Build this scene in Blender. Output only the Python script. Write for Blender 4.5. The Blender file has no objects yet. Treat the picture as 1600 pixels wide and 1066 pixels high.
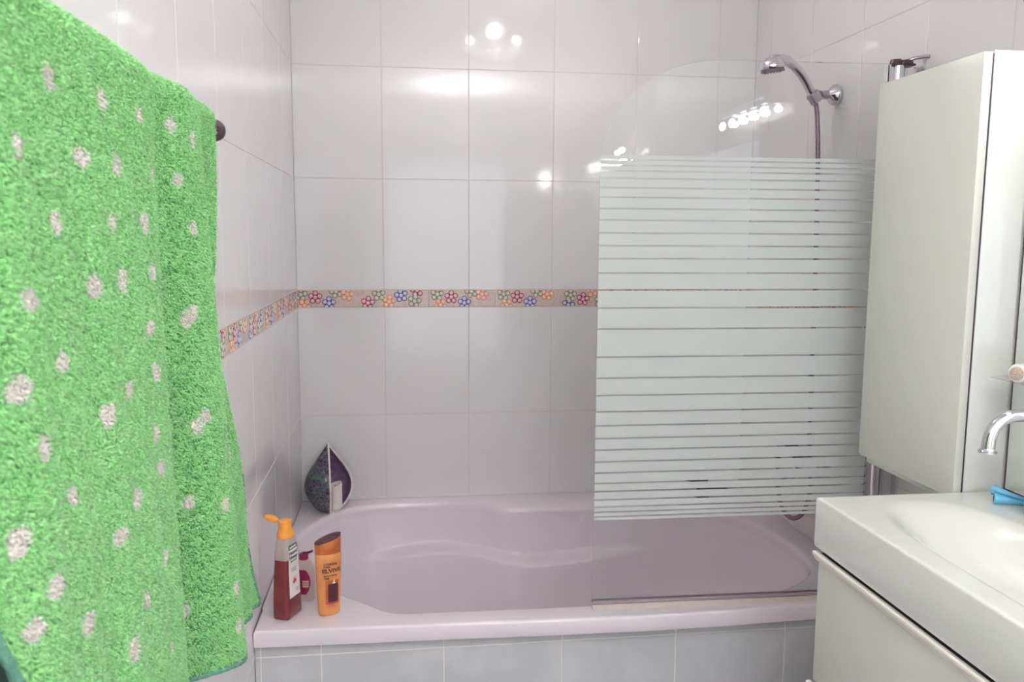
import bpy, bmesh, math, random
import numpy as np
from mathutils import Vector, Matrix, Euler

random.seed(7)
rng = np.random.default_rng(11)
C = bpy.context.scene.collection
PI = math.pi

# ------------------------------------------------------------------ camera, world, light, exposure
cd = bpy.data.cameras.new('camera')
cd.lens = 29.571
cd.sensor_width = 36.0
cd.sensor_fit = 'HORIZONTAL'
cd.clip_start = .02
cd.dof.use_dof = True
cd.dof.focus_distance = 1.8
cd.dof.aperture_fstop = 10
cam = bpy.data.objects.new('camera', cd)
C.objects.link(cam)
_r, _u, _f = Vector((.9918, -.1276, .0059)), Vector((.0100, .1233, .9923)), Vector((.1274, .9841, -.1235))
cam.matrix_world = Matrix(((_r.x, _u.x, -_f.x, .3682), (_r.y, _u.y, -_f.y, -3.0011), (_r.z, _u.z, -_f.z, 1.5272), (0, 0, 0, 1)))
bpy.context.scene.camera = cam

sc = bpy.context.scene
sc.view_settings.view_transform = 'Standard'
sc.view_settings.look = 'None'
sc.view_settings.gamma = 1.0
sc.view_settings.use_curve_mapping = False
sc.view_settings.exposure = 0.46
sc.cycles.max_bounces = 10
sc.cycles.diffuse_bounces = 6
sc.cycles.glossy_bounces = 5
sc.cycles.transmission_bounces = 8
sc.cycles.transparent_max_bounces = 12
sc.cycles.caustics_reflective = False
sc.cycles.caustics_refractive = False
w = bpy.data.worlds.new('world')
sc.world = w
w.use_nodes = True
w.node_tree.nodes['Background'].inputs[0].default_value = (.8, .82, .9, 1)
w.node_tree.nodes['Background'].inputs[1].default_value = .3


def lamp(name, kind, loc, power, color, rot=(0, 0, 0), size=.1, size_y=None):
    ld = bpy.data.lights.new(name, kind)
    ld.energy = power
    ld.color = color
    if kind == 'AREA':
        ld.size = size
        if size_y:
            ld.shape = 'RECTANGLE'
            ld.size_y = size_y
    else:
        ld.shadow_soft_size = size
    o = bpy.data.objects.new(name, ld)
    o.location = loc
    o.rotation_euler = rot
    C.objects.link(o)
    return o


CEIL_LAMP = (.77, -.76, 2.6)
UP = (PI, 0, 0)
lamp('ceiling_lamp_glow', 'POINT', (CEIL_LAMP[0], CEIL_LAMP[1], 2.41), 5.6, (1, .985, .965), size=.02)
lamp('rear_fill_uplight', 'AREA', (.80, -3.25, 2.32), 40, (1, .99, .97), rot=UP, size=.30)  # added fill bounced off the ceiling, not a known lamp
lamp('window_light', 'AREA', (.72, -4.15, 1.35), 4, (.90, .94, 1.0), rot=(math.radians(90), 0, 0), size=.95, size_y=1.55)

# ------------------------------------------------------------------ materials


def mat(name, col, rough=.5, metal=0, coat=0, spec=.5, trans=0, emit=None, estr=0, alpha=None, noise=None, bump=None, sheen=0, sss=0):
    m = bpy.data.materials.new(name)
    m.use_nodes = True
    nt = m.node_tree
    b = nt.nodes['Principled BSDF']
    b.inputs['Base Color'].default_value = (*col, 1)
    b.inputs['Roughness'].default_value = rough
    b.inputs['Metallic'].default_value = metal
    b.inputs['Coat Weight'].default_value = coat
    b.inputs['Coat Roughness'].default_value = .04
    b.inputs['Specular IOR Level'].default_value = spec
    b.inputs['Transmission Weight'].default_value = trans
    b.inputs['Sheen Weight'].default_value = sheen
    if sss:
        b.inputs['Subsurface Weight'].default_value = sss
        b.inputs['Subsurface Radius'].default_value = (.01, .006, .004)
        b.inputs['Subsurface Scale'].default_value = 1
    if emit:
        b.inputs['Emission Color'].default_value = (*emit, 1)
        b.inputs['Emission Strength'].default_value = estr
    tc = nt.nodes.new('ShaderNodeTexCoord')
    if noise:
        # (scale, second colour, low, high, detail)
        n = nt.nodes.new('ShaderNodeTexNoise')
        n.inputs['Scale'].default_value = noise[0]
        n.inputs['Detail'].default_value = noise[4] if len(noise) > 4 else 3
        nt.links.new(tc.outputs['Object'], n.inputs['Vector'])
        r = nt.nodes.new('ShaderNodeValToRGB')
        r.color_ramp.elements[0].position = noise[2]
        r.color_ramp.elements[0].color = (*col, 1)
        r.color_ramp.elements[1].position = noise[3]
        r.color_ramp.elements[1].color = (*noise[1], 1)
        nt.links.new(n.outputs['Fac'], r.inputs['Fac'])
        nt.links.new(r.outputs['Color'], b.inputs['Base Color'])
    if bump:
        # (scale, strength, distance)
        n2 = nt.nodes.new('ShaderNodeTexNoise')
        n2.inputs['Scale'].default_value = bump[0]
        n2.inputs['Detail'].default_value = 2
        nt.links.new(tc.outputs['Object'], n2.inputs['Vector'])
        bp = nt.nodes.new('ShaderNodeBump')
        bp.inputs['Strength'].default_value = bump[1]
        bp.inputs['Distance'].default_value = bump[2]
        nt.links.new(n2.outputs['Fac'], bp.inputs['Height'])
        nt.links.new(bp.outputs['Normal'], b.inputs['Normal'])
    return m


M = {}
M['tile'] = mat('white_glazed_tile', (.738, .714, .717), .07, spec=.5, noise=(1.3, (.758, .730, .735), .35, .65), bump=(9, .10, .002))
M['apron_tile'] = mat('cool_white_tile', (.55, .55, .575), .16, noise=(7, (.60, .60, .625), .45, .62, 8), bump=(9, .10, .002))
M['grout'] = mat('pinkish_grout', (.70, .62, .59), .9)
M['apron_grout'] = mat('cream_grout', (.76, .74, .69), .9)
M['paint'] = mat('white_ceiling_paint', (.80, .80, .80), .8, bump=(120, .1, .001))
M['floor'] = mat('grey_floor_tile', (.42, .40, .40), .35, noise=(6, (.50, .48, .47), .4, .7))
M['acrylic'] = mat('lilac_white_acrylic', (.80, .73, .78), .16, coat=.35, noise=(2, (.815, .745, .795), .3, .7))
M['cream'] = mat('cream_white_lacquer', (.71, .712, .655), .25, coat=.15, noise=(1.5, (.725, .727, .67), .3, .7))
M['gloss_white'] = mat('high_gloss_white_lacquer', (.77, .78, .745), .06, coat=.5, noise=(1.5, (.78, .79, .755), .3, .7))
M['ceramic'] = mat('white_glazed_ceramic', (.80, .805, .765), .06, coat=.5, noise=(2, (.81, .815, .775), .3, .7))
M['handle_white'] = mat('white_lacquered_aluminium', (.80, .76, .70), .3)
M['shadow_gap'] = mat('painted_gap_shade', (.05, .03, .05), .8)  # near-black colour standing in for shade inside narrow gaps
M['chrome'] = mat('polished_chrome', (.72, .69, .74), .09, metal=1, noise=(60, (.74, .71, .76), .4, .6))
M['dull_chrome'] = mat('satin_chrome', (.52, .46, .52), .28, metal=1, noise=(60, (.56, .50, .56), .4, .6))
M['hose'] = mat('flexible_metal_hose', (.24, .17, .22), .34, metal=.8, noise=(200, (.30, .23, .28), .4, .6))
M['dark_metal'] = mat('dark_bronze_metal', (.10, .06, .075), .3, metal=.6, noise=(60, (.12, .075, .09), .4, .6))
M['dark_rubber'] = mat('dark_rubber', (.09, .06, .09), .5, noise=(60, (.11, .075, .11), .4, .6))
M['gasket'] = mat('beige_seal', (.55, .47, .44), .4, noise=(60, (.58, .50, .47), .4, .6))
M['gasket_dark'] = mat('mauve_seal', (.34, .26, .30), .4)
M['black_edge'] = mat('blackened_mirror_edge', (.05, .025, .05), .4)
M['mirror'] = mat('mirror_silver', (.80, .83, .80), .02, metal=1)
M['blue'] = mat('blue_plastic', (.10, .40, .62), .35, noise=(40, (.12, .44, .66), .4, .6))
M['blue_dark'] = mat('deep_blue_plastic', (.03, .13, .24), .5)
M['white_plastic'] = mat('white_plastic', (.80, .77, .74), .3, noise=(20, (.82, .79, .76), .4, .6))
M['bristle'] = mat('beige_bristle', (.56, .45, .36), .8, noise=(350, (.40, .30, .25), .45, .6), bump=(400, .8, .002))
M['bin'] = mat('white_bin_plastic', (.70, .70, .74), .25, noise=(12, (.72, .72, .76), .4, .6))
M['wax'] = mat('white_wax', (.80, .75, .72), .45, sss=.25, noise=(20, (.83, .78, .75), .4, .6))
M['wick'] = mat('burnt_wick', (.05, .04, .04), .9)
M['cream_clay'] = mat('cream_clay_rim', (.70, .62, .58), .5, noise=(90, (.78, .70, .66), .4, .6))
M['orange'] = mat('orange_plastic', (.90, .34, .035), .22, coat=.3, noise=(30, (.93, .38, .05), .4, .6))
M['gel'] = mat('reddish_brown_shower_gel', (.16, .014, .020), .18, coat=.5, noise=(14, (.20, .020, .022), .4, .6))
M['label_white'] = mat('white_paper_label', (.78, .74, .72), .35, noise=(60, (.80, .76, .74), .4, .6))
M['label_green'] = mat('dark_green_ink', (.04, .09, .075), .4)
M['ink'] = mat('dark_blue_grey_ink', (.13, .14, .2), .5)
M['ink_pale'] = mat('pale_grey_ink', (.42, .42, .48), .5)
M['ink_red'] = mat('red_ink', (.50, .06, .05), .5)
M['ink_peach'] = mat('peach_ink', (.80, .55, .42), .5)
M['copper'] = mat('copper_orange_plastic', (.68, .27, .085), .26, metal=.15, coat=.3, noise=(30, (.72, .30, .10), .4, .6))
M['copper_deep'] = mat('deep_copper_plastic', (.46, .11, .03), .2, metal=.2, coat=.4, noise=(25, (.60, .17, .04), .4, .6))
M['cap_brown'] = mat('dark_plum_plastic', (.075, .026, .036), .5, noise=(30, (.10, .037, .048), .4, .6))
M['label_dark'] = mat('dark_burgundy_print', (.09, .018, .03), .3)
M['label_red'] = mat('red_print', (.38, .03, .03), .3)
M['label_text'] = mat('dark_brown_print', (.14, .04, .025), .4)
M['label_pale'] = mat('pale_pink_print', (.80, .58, .50), .4)
M['magenta'] = mat('magenta_plastic', (.26, .015, .065), .28, noise=(30, (.29, .02, .075), .4, .6))
M['bulb'] = mat('glowing_bulb', (1, 1, 1), .3, emit=(1, .97, .9), estr=22)
M['led'] = mat('glowing_led_spot', (1, 1, 1), .3, emit=(1, .99, .95), estr=36)
M['sconce_bulb'] = mat('glowing_sconce_bulb', (1, 1, 1), .3, emit=(1, .97, .9), estr=60)
M['day'] = mat('frosted_daylit_pane', (.7, .75, .8), .4, emit=(.72, .82, 1), estr=.6)
M['hem'] = mat('teal_green_cotton_hem', (.075, .21, .15), .85, noise=(160, (.11, .28, .19), .4, .6), bump=(500, .7, .003))
M['b_bg'] = mat('pinkish_beige_border_tile', (.56, .43, .385), .2, noise=(60, (.64, .50, .45), .4, .6))
M['b_red'] = mat('raspberry_glaze', (.36, .022, .085), .2)
M['b_blue'] = mat('violet_blue_glaze', (.10, .085, .29), .2)
M['b_olive'] = mat('olive_glaze', (.235, .225, .125), .2)
M['b_orange'] = mat('orange_glaze', (.70, .265, .125), .2)
M['b_petal_red'] = mat('pale_pink_glaze', (.73, .50, .53), .2)
M['b_petal_blue'] = mat('pale_lilac_glaze', (.60, .57, .68), .2)
M['b_petal_olive'] = mat('pale_sage_glaze', (.63, .60, .52), .2)
M['b_petal_orange'] = mat('pale_peach_glaze', (.82, .58, .46), .2)


def glass_mat(name, tint, refl_rough=.0, ior=1.45):
    m = bpy.data.materials.new(name)
    m.use_nodes = True
    nt = m.node_tree
    nt.nodes.clear()
    o = nt.nodes.new('ShaderNodeOutputMaterial')
    mix = nt.nodes.new('ShaderNodeMixShader')
    fr = nt.nodes.new('ShaderNodeFresnel')
    fr.inputs[0].default_value = ior
    t = nt.nodes.new('ShaderNodeBsdfTransparent')
    t.inputs[0].default_value = (*tint, 1)
    g = nt.nodes.new('ShaderNodeBsdfGlossy')
    g.inputs['Roughness'].default_value = refl_rough
    nt.links.new(fr.outputs[0], mix.inputs[0])
    nt.links.new(t.outputs[0], mix.inputs[1])
    nt.links.new(g.outputs[0], mix.inputs[2])
    nt.links.new(mix.outputs[0], o.inputs[0])
    return m


def frost_mat(name, col, clear=.12, transl=.35):
    m = bpy.data.materials.new(name)
    m.use_nodes = True
    nt = m.node_tree
    nt.nodes.clear()
    o = nt.nodes.new('ShaderNodeOutputMaterial')
    d = nt.nodes.new('ShaderNodeBsdfDiffuse')
    d.inputs[0].default_value = (*col, 1)
    tl = nt.nodes.new('ShaderNodeBsdfTranslucent')
    tl.inputs[0].default_value = (*col, 1)
    tr = nt.nodes.new('ShaderNodeBsdfTransparent')
    m1 = nt.nodes.new('ShaderNodeMixShader')
    m1.inputs[0].default_value = transl
    m2 = nt.nodes.new('ShaderNodeMixShader')
    m2.inputs[0].default_value = clear
    nt.links.new(d.outputs[0], m1.inputs[1])
    nt.links.new(tl.outputs[0], m1.inputs[2])
    nt.links.new(m1.outputs[0], m2.inputs[1])
    nt.links.new(tr.outputs[0], m2.inputs[2])
    nt.links.new(m2.outputs[0], o.inputs[0])
    return m


M['pane'] = glass_mat('clear_shower_glass', (.988, .994, .991), .005)
M['frost'] = frost_mat('white_frosted_print', (.93, .97, .95), .20, .50)
M['clear_plastic'] = frost_mat('milky_translucent_plastic', (.78, .68, .66), .25, .45)
M['bottle_pink'] = frost_mat('pale_pink_translucent_plastic', (.80, .66, .64), .22, .35)
M['opal_glass'] = frost_mat('opal_glass', (.92, .92, .90), .45, .6)
M['shelf_plastic'] = frost_mat('milky_shelf_plastic', (.82, .81, .82), .7, .5)


def mosaic_mat():
    m = mat('dark_green_mosaic', (.05, .1, .08), .12, coat=.4)
    nt = m.node_tree
    b = nt.nodes['Principled BSDF']
    tc = nt.nodes.new('ShaderNodeTexCoord')
    v = nt.nodes.new('ShaderNodeTexVoronoi')
    v.inputs['Scale'].default_value = 85
    nt.links.new(tc.outputs['Object'], v.inputs['Vector'])
    v2 = nt.nodes.new('ShaderNodeTexVoronoi')
    v2.feature = 'DISTANCE_TO_EDGE'
    v2.inputs['Scale'].default_value = 85
    nt.links.new(tc.outputs['Object'], v2.inputs['Vector'])
    n = nt.nodes.new('ShaderNodeTexNoise')
    n.inputs['Scale'].default_value = 14
    nt.links.new(tc.outputs['Object'], n.inputs['Vector'])
    sep = nt.nodes.new('ShaderNodeSeparateColor')
    nt.links.new(v.outputs['Color'], sep.inputs[0])
    mx = nt.nodes.new('ShaderNodeMath')
    mx.operation = 'MULTIPLY_ADD'
    mx.inputs[1].default_value = .45
    nt.links.new(sep.outputs[0], mx.inputs[0])
    mm = nt.nodes.new('ShaderNodeMath')
    mm.operation = 'MULTIPLY'
    mm.inputs[1].default_value = .6
    nt.links.new(n.outputs['Fac'], mm.inputs[0])
    nt.links.new(mm.outputs[0], mx.inputs[2])
    r = nt.nodes.new('ShaderNodeValToRGB')
    r.color_ramp.interpolation = 'CONSTANT'
    els = r.color_ramp.elements
    els[0].position = 0
    els[0].color = (.035, .018, .055, 1)
    els[1].position = .40
    els[1].color = (.05, .045, .075, 1)
    for pos, c in ((.56, (.035, .07, .06)), (.70, (.075, .125, .10)), (.82, (.19, .26, .20))):
        e = els.new(pos)
        e.color = (*c, 1)
    nt.links.new(mx.outputs[0], r.inputs[0])
    g = nt.nodes.new('ShaderNodeMath')
    g.operation = 'LESS_THAN'
    g.inputs[1].default_value = .055
    nt.links.new(v2.outputs['Distance'], g.inputs[0])
    mix = nt.nodes.new('ShaderNodeMix')
    mix.data_type = 'RGBA'
    nt.links.new(g.outputs[0], mix.inputs[0])
    nt.links.new(r.outputs[0], mix.inputs[6])
    mix.inputs[7].default_value = (.13, .12, .15, 1)
    nt.links.new(mix.outputs[2], b.inputs['Base Color'])
    return m


M['mosaic'] = mosaic_mat()
M['purple'] = mat('mottled_purple_lining', (.20, .13, .23), .45, noise=(45, (.34, .25, .36), .42, .72, 6))

# towel pile: colour of every loop is its dye, stored per loop; the base cloth carries painted shade
tm = bpy.data.materials.new('terry_loops')
tm.use_nodes = True
_b = tm.node_tree.nodes['Principled BSDF']
_a = tm.node_tree.nodes.new('ShaderNodeAttribute')
_a.attribute_name = 'dye_and_shade'
tm.node_tree.links.new(_a.outputs['Color'], _b.inputs['Base Color'])
_b.inputs['Roughness'].default_value = .75
_b.inputs['Specular IOR Level'].default_value = .25
_b.inputs['Sheen Weight'].default_value = .25
_b.inputs['Sheen Roughness'].default_value = .5
_t = tm.node_tree.nodes.new('ShaderNodeBsdfTranslucent')
_x = tm.node_tree.nodes.new('ShaderNodeMixShader')
_x.inputs[0].default_value = .12
tm.node_tree.links.new(_a.outputs['Color'], _t.inputs[0])
tm.node_tree.links.new(_b.outputs[0], _x.inputs[1])
tm.node_tree.links.new(_t.outputs[0], _x.inputs[2])
tm.node_tree.links.new(_x.outputs[0], tm.node_tree.nodes['Material Output'].inputs[0])
M['terry'] = tm

# ------------------------------------------------------------------ builders


class MB:
    """collects shapes and links them as ONE mesh object"""

    def __init__(s):
        s.v, s.f, s.mi, s.sm = [], [], [], []

    def add(s, verts, faces, mi=0, smooth=True, mtx=None):
        n = len(s.v)
        for p in verts:
            p = Vector(p)
            s.v.append(tuple(mtx @ p) if mtx else tuple(p))
        for f in faces:
            s.f.append([i + n for i in f])
            s.mi.append(mi)
            s.sm.append(smooth)
        return s

    def bm(s, bm, mi=0, smooth=False, mtx=None):
        bm.verts.index_update()
        s.add([v.co.copy() for v in bm.verts], [[v.index for v in f.verts] for f in bm.faces], mi, smooth, mtx)
        bm.free()
        return s

    def box(s, lo, hi, bev=0, seg=2, mi=0, mtx=None, smooth=None):
        b = bmesh.new()
        bmesh.ops.create_cube(b, size=1)
        lo, hi = Vector(lo), Vector(hi)
        for v in b.verts:
            v.co = Vector(((lo[i] + hi[i]) / 2 + v.co[i] * (hi[i] - lo[i]) for i in range(3)))
        if bev:
            bmesh.ops.bevel(b, geom=list(b.edges), offset=bev, segments=seg, profile=.5, affect='EDGES')
        return s.bm(b, mi, bool(bev) if smooth is None else smooth, mtx)

    def ring_loft(s, rings, mi=0, close=True, cap=(False, False), smooth=True, mtx=None):
        n = len(rings[0])
        verts = [p for r in rings for p in r]
        faces = []
        for k in range(len(rings) - 1):
            for i in range(n if close else n - 1):
                j = (i + 1) % n
                faces.append([k * n + i, k * n + j, (k + 1) * n + j, (k + 1) * n + i])
        if cap[0]:
            faces.append(list(range(n))[::-1])
        if cap[1]:
            faces.append([(len(rings) - 1) * n + i for i in range(n)])
        return s.add(verts, faces, mi, smooth, mtx)

    def lathe(s, prof, n=40, mi=0, cap=(True, True), sx=1, sy=1, mtx=None, smooth=True, power=2.0):
        rings = []
        for r, z in prof:
            ring = []
            for i in range(n):
                a = 2 * PI * i / n
                c, d = math.cos(a), math.sin(a)
                if power != 2:
                    c = math.copysign(abs(c) ** (2 / power), c)
                    d = math.copysign(abs(d) ** (2 / power), d)
                ring.append((r * c * sx, r * d * sy, z))
            rings.append(ring)
        return s.ring_loft(rings, mi, True, cap, smooth, mtx)

    def tube(s, pts, r, n=14, mi=0, cap=True, mtx=None, smooth=True):
        pts = [Vector(p) for p in pts]
        rs = r if isinstance(r, (list, tuple)) else [r] * len(pts)
        rings = []
        up = None
        for i, p in enumerate(pts):
            t = (pts[min(i + 1, len(pts) - 1)] - pts[max(i - 1, 0)]).normalized()
            if up is None:
                up = Vector((0, 0, 1)) if abs(t.z) < .9 else Vector((1, 0, 0))
            a = t.cross(up).normalized()
            up = a.cross(t).normalized()
            rings.append([p + (a * math.cos(2 * PI * k / n) + up * math.sin(2 * PI * k / n)) * rs[i] for k in range(n)])
        return s.ring_loft(rings, mi, True, (cap, cap), smooth, mtx)

    def prism(s, poly, axis, a, b, mi=0, mtx=None, smooth=False):
        """poly in the two other axes, extruded along axis from a to b"""
        def P(q, h):
            if axis == 0:
                return (h, q[0], q[1])
            if axis == 1:
                return (q[0], h, q[1])
            return (q[0], q[1], h)
        n = len(poly)
        verts = [P(q, a) for q in poly] + [P(q, b) for q in poly]
        faces = [list(range(n))[::-1], list(range(n, 2 * n))] + [[i, (i + 1) % n, n + (i + 1) % n, n + i] for i in range(n)]
        return s.add(verts, faces, mi, smooth, mtx)

    def sphere(s, c, r, mi=0, seg=20, sc=(1, 1, 1)):
        b = bmesh.new()
        bmesh.ops.create_uvsphere(b, u_segments=seg, v_segments=seg // 2 + 2, radius=r)
        for v in b.verts:
            v.co = Vector(c) + Vector((v.co.x * sc[0], v.co.y * sc[1], v.co.z * sc[2]))
        return s.bm(b, mi, True)

    def text(s, body, size, mtx, mi=0, depth=.0003, align='LEFT', sx=1.0, weight=.05):
        cu = bpy.data.curves.new('lettering', 'FONT')
        cu.body = body
        cu.size = size
        cu.extrude = depth
        cu.align_x = align
        cu.offset = weight * size
        cu.resolution_u = 2
        o = bpy.data.objects.new('lettering', cu)
        C.objects.link(o)
        bpy.context.view_layer.update()
        me = bpy.data.meshes.new_from_object(o.evaluated_get(bpy.context.evaluated_depsgraph_get()))
        bpy.data.objects.remove(o)
        S = Matrix.Diagonal((sx, 1, 1, 1))
        s.add([S @ v.co for v in me.vertices], [list(p.vertices) for p in me.polygons], mi, False, mtx)
        bpy.data.meshes.remove(me)
        bpy.data.curves.remove(cu)
        return s

    def build(s, name, mats, parent=None, world=False):
        if not isinstance(mats, (list, tuple)):
            mats = [mats]
        me = bpy.data.meshes.new(name)
        vs = s.v
        if world and parent is not None:
            L = parent.location
            vs = [(p[0] - L.x, p[1] - L.y, p[2] - L.z) for p in vs]
        me.from_pydata(vs, [], s.f)
        for m in mats:
            me.materials.append(m)
        me.polygons.foreach_set('material_index', s.mi)
        me.polygons.foreach_set('use_smooth', s.sm)
        me.update()
        bm = bmesh.new()
        bm.from_mesh(me)
        bmesh.ops.recalc_face_normals(bm, faces=bm.faces)
        bm.to_mesh(me)
        bm.free()
        if any(s.sm):
            me.set_sharp_from_angle(angle=math.radians(42))
            me.polygons.foreach_set('use_smooth', s.sm)
        o = bpy.data.objects.new(name, me)
        C.objects.link(o)
        o.parent = parent
        return o


def tag(o, label=None, cat=None, group=None, kind=None):
    if label:
        o['label'] = label
    if cat:
        o['category'] = cat
    if group:
        o['group'] = group
    if kind:
        o['kind'] = kind
    return o


def thing(name, label, cat, loc=(0, 0, 0), rotz=0, group=None):
    o = bpy.data.objects.new(name, None)
    o.empty_display_size = .05
    C.objects.link(o)
    o.location = loc
    o.rotation_euler = (0, 0, rotz)
    return tag(o, label, cat, group)


def catmull(pts, n, closed=True):
    P = [np.array(p, float) for p in pts]
    out = []
    m = len(P)
    for i in range(m if closed else m - 1):
        g = (lambda k: P[k % m]) if closed else (lambda k: P[min(max(k, 0), m - 1)])
        a, b, c, d = g(i - 1), g(i), g(i + 1), g(i + 2)
        for j in range(n):
            t = j / n
            out.append(.5 * ((2 * b) + (-a + c) * t + (2 * a - 5 * b + 4 * c - d) * t * t + (-a + 3 * b - 3 * c + d) * t ** 3))
    if not closed:
        out.append(P[-1])
    return [tuple(q) for q in out]


# ------------------------------------------------------------------ the room
XR = 1.6396          # right wall
XB = 1.545          # face of the boxed-out part of the right wall behind the washbasin
YN = -4.2            # rear wall, behind the camera
ZC = 2.6
YBOX = -1.5185
ROWS = [-.01, .130, .507, .888, 1.2751, 1.337, 1.7224, 2.0995, 2.4766, ZC]
BORDER = (1.2751, 1.337)


def tiled_wall(name, P, us, vs, skip=(), mats=('tile', 'grout'), gap=.0011, th=.0012, bev=.0009, back=.03, label=None, tilt=.0004):
    """P(u, v, h) maps wall coordinates and height above the grout to the room; skip: rows left out"""
    mb = MB()
    u0, u1, v0, v1 = us[0], us[-1], vs[0], vs[-1]
    # grout bed: a slab
    mb.add([P(u0, v0, 0), P(u1, v0, 0), P(u1, v1, 0), P(u0, v1, 0), P(u0, v0, -back), P(u1, v0, -back), P(u1, v1, -back), P(u0, v1, -back)],
           [[0, 1, 2, 3], [4, 7, 6, 5], [0, 4, 5, 1], [1, 5, 6, 2], [2, 6, 7, 3], [3, 7, 4, 0]], 1, False)
    for a, b in zip(us[:-1], us[1:]):
        for k, (c, d) in enumerate(zip(vs[:-1], vs[1:])):
            if k in skip or b - a < .004:
                continue
            t1, t2 = random.uniform(-tilt, tilt), random.uniform(-tilt, tilt)
            uc, vc = (a + b) / 2, (c + d) / 2
            rings = []
            for ins, h in ((gap, 0), (gap, th - bev), (gap + bev * .3, th - bev * .3), (gap + bev, th)):
                rings.append([P(x, y, h + (t1 * (x - uc) + t2 * (y - vc) if h else 0)) for x, y in
                              ((a + ins, c + ins), (b - ins, c + ins), (b - ins, d - ins), (a + ins, d - ins))])
            mb.ring_loft(rings, 0, True, (False, True), False)
    o = mb.build(name, [M[mats[0]], M[mats[1]]])
    tag(o, label, None, None, 'structure')
    return o


TH = .0012
ub = [0] + [.3 * k for k in range(1, 6)] + [XR]
tiled_wall('wall_back', lambda u, v, h: (u, TH - h, v), ub, ROWS, skip=(4,))
ul = [-4.2 + .3 * k for k in range(0, 15)]
tiled_wall('wall_left', lambda u, v, h: (h - TH, u, v), ul, ROWS, skip=(4,))
ur = [-1.5255, -1.3255, -1.0255, -.7255, -.4255, -.1255, 0]
tiled_wall('wall_right', lambda u, v, h: (XR + TH - h, u, v), ur, ROWS, skip=(4,))
ux = [YN, -4.0, -3.7, -3.4, -3.1, -2.8, -2.5, -2.2, -1.9, YBOX]
tiled_wall('wall_vanity', lambda u, v, h: (XB + TH - h, u, v), ux, [-.01, .130, .507, .888, 1.265, 1.645, 2.022, 2.399, ZC], back=.10)
o = MB().box((-.05, YN - .06, -.01), (XR + .05, YN, ZC)).build('wall_rear', M['paint'])
tag(o, kind='structure')
o = MB().box((-.05, YN - .05, -.05), (XR + .08, .06, 0)).build('floor', M['floor'])
tag(o, kind='structure')
o = MB().box((-.05, YN - .05, ZC), (XR + .08, .06, ZC + .05)).build('ceiling', M['paint'])
tag(o, kind='structure')
# window of the rear wall (daylight), behind the camera
mb = MB()
for lo, hi in (((.18, YN, .45), (.24, YN + .03, 2.2)), ((1.20, YN, .45), (1.26, YN + .03, 2.2)), ((.18, YN, .45), (1.26, YN + .03, .51)), ((.18, YN, 2.14), (1.26, YN + .03, 2.2)), ((.70, YN, .45), (.74, YN + .03, 2.2))):
    mb.box(lo, hi, .004)
o = mb.build('window_1', M['white_plastic'])
tag(o, kind='structure')
p = MB().box((.23, YN + .004, .50), (1.21, YN + .010, 2.15)).build('window_pane', M['day'], o)


# --------------------------------------------------------- decorative border: real glazed relief on a strip
def border(name, P, u0, u1, pieces):
    mb = MB()
    z0, z1 = BORDER[0] + .001, BORDER[1] - .001
    for a, b, kind in pieces:
        a2, b2 = max(a + .0008, u0), min(b - .0008, u1)
        if b2 - a2 < .004:
            continue
        mb.add([P(a2, z0, .0), P(b2, z0, .0), P(b2, z1, .0), P(a2, z1, .0),
                P(a2 + .001, z0 + .001, .0022), P(b2 - .001, z0 + .001, .0022), P(b2 - .001, z1 - .001, .0022), P(a2 + .001, z1 - .001, .0022)],
               [[4, 5, 6, 7], [0, 1, 5, 4], [1, 2, 6, 5], [2, 3, 7, 6], [3, 0, 4, 7]], 0, False)
        L = .2375
        # flowers: (distance from the left end, height above the lower edge, colour, turn)
        sets = {'A': [(.030, .046, 'olive', .2), (.042, .007, 'orange', .9), (.080, .036, 'red', .3), (.127, .015, 'blue', .3), (.152, .056, 'olive', .6), (.190, .046, 'orange', .1)],
                'B': [(.024, .016, 'red', .2), (.062, .046, 'olive', .4), (.098, .020, 'orange', .2), (.140, .042, 'blue', .5), (.187, .022, 'olive', .1), (.196, .060, 'red', .5)],
                'C': [(.038, .042, 'olive', .3), (.030, .006, 'blue', .1), (.084, .027, 'red', .2), (.118, .058, 'orange', .5), (.150, .020, 'olive', .2), (.192, .036, 'blue', .4)]}
        cols = {'red': (1, 2), 'blue': (3, 4), 'olive': (5, 6), 'orange': (7, 8)}
        for du, dz, c, ph in sets[kind]:
            out, inn = cols[c]
            cx, cz = a + du, BORDER[0] + dz
            spots = [(0, 0)] + [(.0155 * math.cos(ph + k * 2 * PI / 5), .0155 * math.sin(ph + k * 2 * PI / 5)) for k in range(5)]
            for j, (qx, qz) in enumerate(spots):
                for rad, h0, h1, mi, n in ((.0097, .0022, .0030, out, 14), (.0066, .0028, .0046, inn, 12)):
                    X, Z = cx + qx, cz + qz
                    if X < a2 or X > b2 or Z < z0 - .004 or Z > z1 + .004:
                        continue
                    cl = lambda x, z: (min(max(x, a2 + .001), b2 - .001), min(max(z, z0 + .001), z1 - .001))
                    rings = []
                    for rr, hh in ((1, h0), (.97, h0 + (h1 - h0) * .6), (.75, h0 + (h1 - h0) * .92), (.3, h1)):
                        rings.append([P(*cl(X + rad * rr * math.cos(2 * PI * k / n), Z + rad * rr * math.sin(2 * PI * k / n)), hh) for k in range(n)])
                    mb.ring_loft(rings, mi, True, (False, True), True)
    o = mb.build(name, [M[k] for k in ('b_bg', 'b_red', 'b_petal_red', 'b_blue', 'b_petal_blue', 'b_olive', 'b_petal_olive', 'b_orange', 'b_petal_orange')])
    return tag(o, None, None, None, 'structure')


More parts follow.
